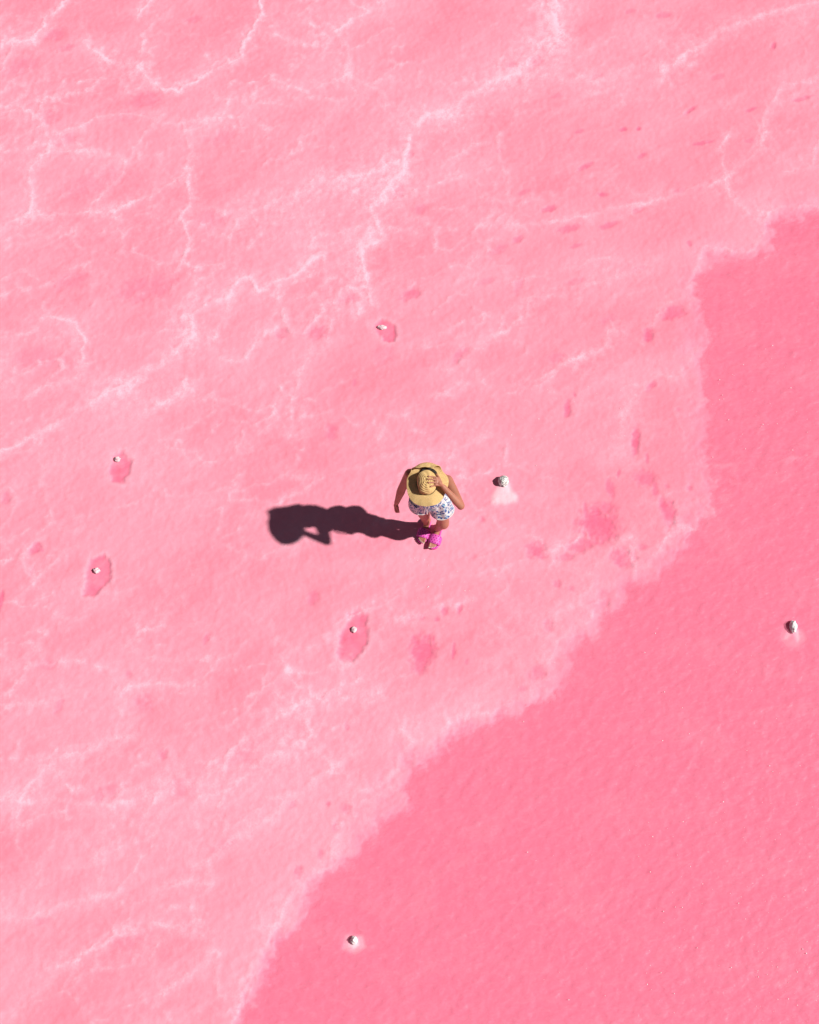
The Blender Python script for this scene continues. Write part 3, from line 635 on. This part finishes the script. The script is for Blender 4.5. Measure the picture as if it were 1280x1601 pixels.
crown = link('straw_hat', surf(crown_fn, 96, 60, .003), mSt, root)
def brim_fn(a, t):
    th = a*2*math.pi; c, s = math.cos(th), math.sin(th); deg = math.degrees(th) % 360
    curl = float(sstep(8, 68, deg)*sstep(170, 122, deg))
    front = max(0, -s)**1.0; lft = max(0, -c); rgt = max(0, c)
    L = (.118-.008*front+.046*curl-.014*rgt-.022*lft*(1-front))*(1-1.35*curl*(1-curl))+.004*lft+.004*math.sin(5*th+.6)
    a0 = R(-5-23*lft**1.5-16*rgt**1.5+5*front+7*math.sin(4*th+.8)*(1-curl))
    r = 0; w = 0; n_ = 24; ds = L*t/n_
    for k in range(n_):
        sp = ds*(k+.5); al = a0*(1-curl)*(.55+.6*sp/L) + curl*(R(-6)+R(156)*float(sstep(.028, .136, np.float64(sp))))
        r += math.cos(al)*ds; w += math.sin(al)*ds
    ru = CA*.99*c + c*r; rv = CB*.99*s + s*r
    w += .0010*math.sin(t*70) + .002*math.sin(13*th)*t*t + .004*math.sin(6*th+2)*t
    return hat(ru, rv, w)
link('brim', surf(brim_fn, 160, 44, .003), mSt, crown)
def band_fn(a, t):                             # black ribbon, its back flared to fill in the dark gap behind the crown
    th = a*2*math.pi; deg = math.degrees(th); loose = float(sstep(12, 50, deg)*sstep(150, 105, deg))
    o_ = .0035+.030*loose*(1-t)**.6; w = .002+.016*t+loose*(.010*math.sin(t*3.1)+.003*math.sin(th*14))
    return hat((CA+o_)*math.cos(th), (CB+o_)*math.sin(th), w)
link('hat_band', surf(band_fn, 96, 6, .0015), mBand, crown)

# slides
def sole_outline(n=28, grow=0.):
    pts = []
    prof = [(0, .0), (.012, .022), (.04, .034), (.09, .036), (.14, .038), (.19, .049), (.225, .051), (.25, .043), (.268, .026), (.277, .0)]
    L = [(u, w+grow) for u, w in prof[1:-1]]
    pts = [(prof[0][0]-grow, 0)] + [(u, w) for u, w in L] + [(prof[-1][0]+grow, 0)] + [(u, -w) for u, w in L[::-1]]
    return pts
for k in (0, 1):
    a = Vector(ank[k]); base = Vector((a.x, a.y, 0)) - fdir*.088 + (fside*(-.002 if k == 0 else .004))
    T = lambda u, w, z: base + fdir*u + fside*w + ez*z
    bm = bmesh.new(); lev = [(0, -.006), (.004, 0), (.024, .002), (.033, .0), (.036, -.004), (.030, -.011), (.028, -.02)]
    rings = [[bm.verts.new(T(u, w, z)) for u, w in sole_outline(grow=g_)] for z, g_ in lev]
    nn = len(rings[0])
    for r0, r1 in zip(rings, rings[1:]):
        for j in range(nn): bm.faces.new((r0[j], r0[(j+1) % nn], r1[(j+1) % nn], r1[j]))
    bm.faces.new(rings[0][::-1]); bm.faces.new(rings[-1]); bmesh.ops.recalc_face_normals(bm, faces=bm.faces)
    sole = link('slide', mesh_of(bm), mFoam, root)
    def strap_pt(x, t, off=0.):
        ang = math.pi*(.02+.96*x); u = .146+.078*t; hw = .057+.004*math.sin(t*math.pi)+off; hh_ = .066-.018*t+off
        return T(u+.012*math.sin(ang)*(t-.3), -hw*math.cos(ang)**1, .018+hh_*math.sin(ang)**.75)
    bm = bmesh.new(); nu, nv = 24, 8
    def gridf(off): return [[bm.verts.new(strap_pt(i/nu, j/nv, off)) for i in range(nu+1)] for j in range(nv+1)]
    A, B = gridf(.004), gridf(-.003)
    for j in range(nv):
        for i in range(nu):
            bm.faces.new((A[j][i], A[j][i+1], A[j+1][i+1], A[j+1][i])); bm.faces.new((B[j][i], B[j+1][i], B[j+1][i+1], B[j][i+1]))
    for i in range(nu):
        bm.faces.new((A[0][i], B[0][i], B[0][i+1], A[0][i+1])); bm.faces.new((A[nv][i], A[nv][i+1], B[nv][i+1], B[nv][i]))
    bmesh.ops.recalc_face_normals(bm, faces=bm.faces)
    strap = link('strap', mesh_of(bm), mFoam, sole)
    bm = bmesh.new()
    for j, t in enumerate((.14, .38, .62, .86)):
        for i in range(5):
            x = .22+.14*i+(.07 if j % 2 else 0)
            if x > .84: continue
            blob(bm, strap_pt(x, t, .0042), (.0050, .0050, .0022), None, 2)
    tag(link('vent_holes', mesh_of(bm), mHole, strap), kind='stuff')
for k in (0, 1):
    a = Vector(ank[k]); sg = 1 if k == 0 else -1
    for (w, L, r) in [(.027, .190, .008), (.010, .188, .0055), (-.004, .181, .005), (-.017, .173, .005), (-.029, .162, .0045)]:
        bm = bmesh.new(); blob(bm, a+fdir*L+fside*(w*sg)+Vector((0, 0, gz+.0185-a.z)), (r, r*1.1, .003), None, 2)
        link('toenail', mesh_of(bm), mNail, root)
